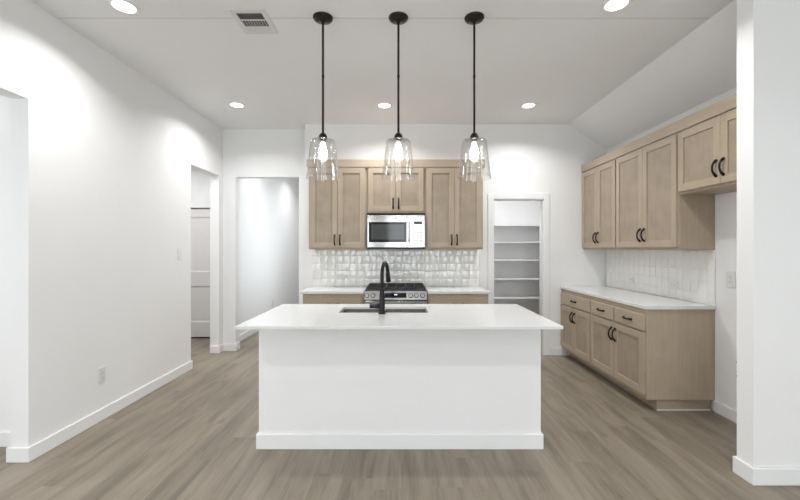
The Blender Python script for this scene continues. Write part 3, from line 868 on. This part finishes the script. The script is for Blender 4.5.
for k in range(5):
    y = 0.066 + k * 0.0105
    bm = bmesh.new(); hexa(bm, [(-0.09, y, -0.0025), (0.09, y, -0.0025), (0.09, y + 0.001, -0.0025), (-0.09, y + 0.001, -0.0025)], [(-0.09, y + 0.008, -0.0075), (0.09, y + 0.008, -0.0075), (0.09, y + 0.009, -0.0075), (-0.09, y + 0.009, -0.0075)])
    obj('slat', bm, 'vent_white', vt)

# ------------------------------------------------------------------ switches and outlets
def plate(name, cat, label, loc, rz, w, h, kind):
    """plate on a wall; local -y faces the room"""
    t = thing(name, label, cat, loc, rz)
    boxes('cover_plate', [(-w / 2, w / 2, -0.006, -0.0003, -h / 2, h / 2)], 'wall' if kind == 'screws' else 'plate', t, 0.002)
    if kind == 'switch':
        boxes('rocker', [(-0.016, 0.016, -0.0085, -0.0055, -0.033, 0.033)], 'plate', t, 0.0015)
    elif kind == 'v':
        for s in (-1, 1):
            sk_ = boxes('socket', [(-0.0165, 0.0165, -0.0078, -0.0055, s * 0.021 - 0.0145, s * 0.021 + 0.0145)], 'plate', t, 0.003)
            boxes('slot', [(-0.008, -0.006, -0.0082, -0.0075, s * 0.021 - 0.005, s * 0.021 + 0.005), (0.006, 0.008, -0.0082, -0.0075, s * 0.021 - 0.005, s * 0.021 + 0.005)], 'dark', sk_)
    elif kind == 'h':
        for s in (-1, 1):
            sk_ = boxes('socket', [(s * 0.021 - 0.0145, s * 0.021 + 0.0145, -0.0078, -0.0055, -0.0165, 0.0165)], 'plate', t, 0.003)
            boxes('slot', [(s * 0.021 - 0.005, s * 0.021 + 0.005, -0.0082, -0.0075, -0.008, -0.006), (s * 0.021 - 0.005, s * 0.021 + 0.005, -0.0082, -0.0075, 0.006, 0.008)], 'dark', sk_)
    elif kind == 'screws':
        for s in (-1, 1):
            bm = bmesh.new(); lathe(bm, [(0.008, 0.004), (0.008, 0.009), (0.004, 0.012)], (0, 0, s * 0.055), 12, axis='y')
            obj('screw', bm, 'grey', t)
    return t
plate('light_switch', 'switch', 'white light switch on the left wall near the side hall opening', (XL, 4.255, 1.345), PI / 2, 0.075, 0.12, 'switch')
plate('wall_outlet', 'outlet', 'white outlet low on the left wall above the baseboard', (XL, 3.150, 0.372), PI / 2, 0.075, 0.12, 'v')
plate('wall_outlet', 'outlet', 'small outlet low on the hallway wall, just above the island edge', (XL, 7.34, 0.36), PI / 2, 0.075, 0.12, 'v')
plate('wall_outlet', 'outlet', 'blank white plate on the tile at the far left of the backsplash', (-1.105, YB - 0.0125, 1.065), 0, 0.115, 0.11, 'none')
plate('wall_outlet', 'outlet', 'sideways outlet on the tile left of the range', (-0.80, YB - 0.0125, 1.038), 0, 0.12, 0.075, 'h')
plate('wall_outlet', 'outlet', 'sideways outlet on the right wall tile near the counter end', (XR - 0.0125, 3.80, 1.045), -PI / 2, 0.12, 0.075, 'h')
plate('wall_outlet', 'outlet', 'sideways outlet on the right wall tile further towards the corner', (XR - 0.0125, 4.51, 1.045), -PI / 2, 0.12, 0.075, 'h')
plate('wall_outlet', 'outlet', 'upright outlet in the fridge bay just beyond the tile', (XR, 3.155, 1.150), -PI / 2, 0.09, 0.13, 'v')
plate('water_box', 'supply box', 'small white supply plate low in the fridge bay', (XR, 3.09, 0.435), -PI / 2, 0.10, 0.19, 'screws')

# ------------------------------------------------------------------ pantry shelves
zs = [1.804, 1.523, 1.220, 0.905, 0.585]
sl_lab = ['top white pantry shelf, its upper side catching the light', 'second white pantry shelf from the top', 'middle white pantry shelf', 'fourth white pantry shelf from the top', 'lowest white pantry shelf in view, above the dark gap']
for z, l in zip(zs, sl_lab):
    tag(boxes('pantry_shelf', [(1.071, 2.399, 6.42, 6.7195, z - 0.02, z)], 'shelf', None, 0.002), l, 'shelf', 'pantry shelves')
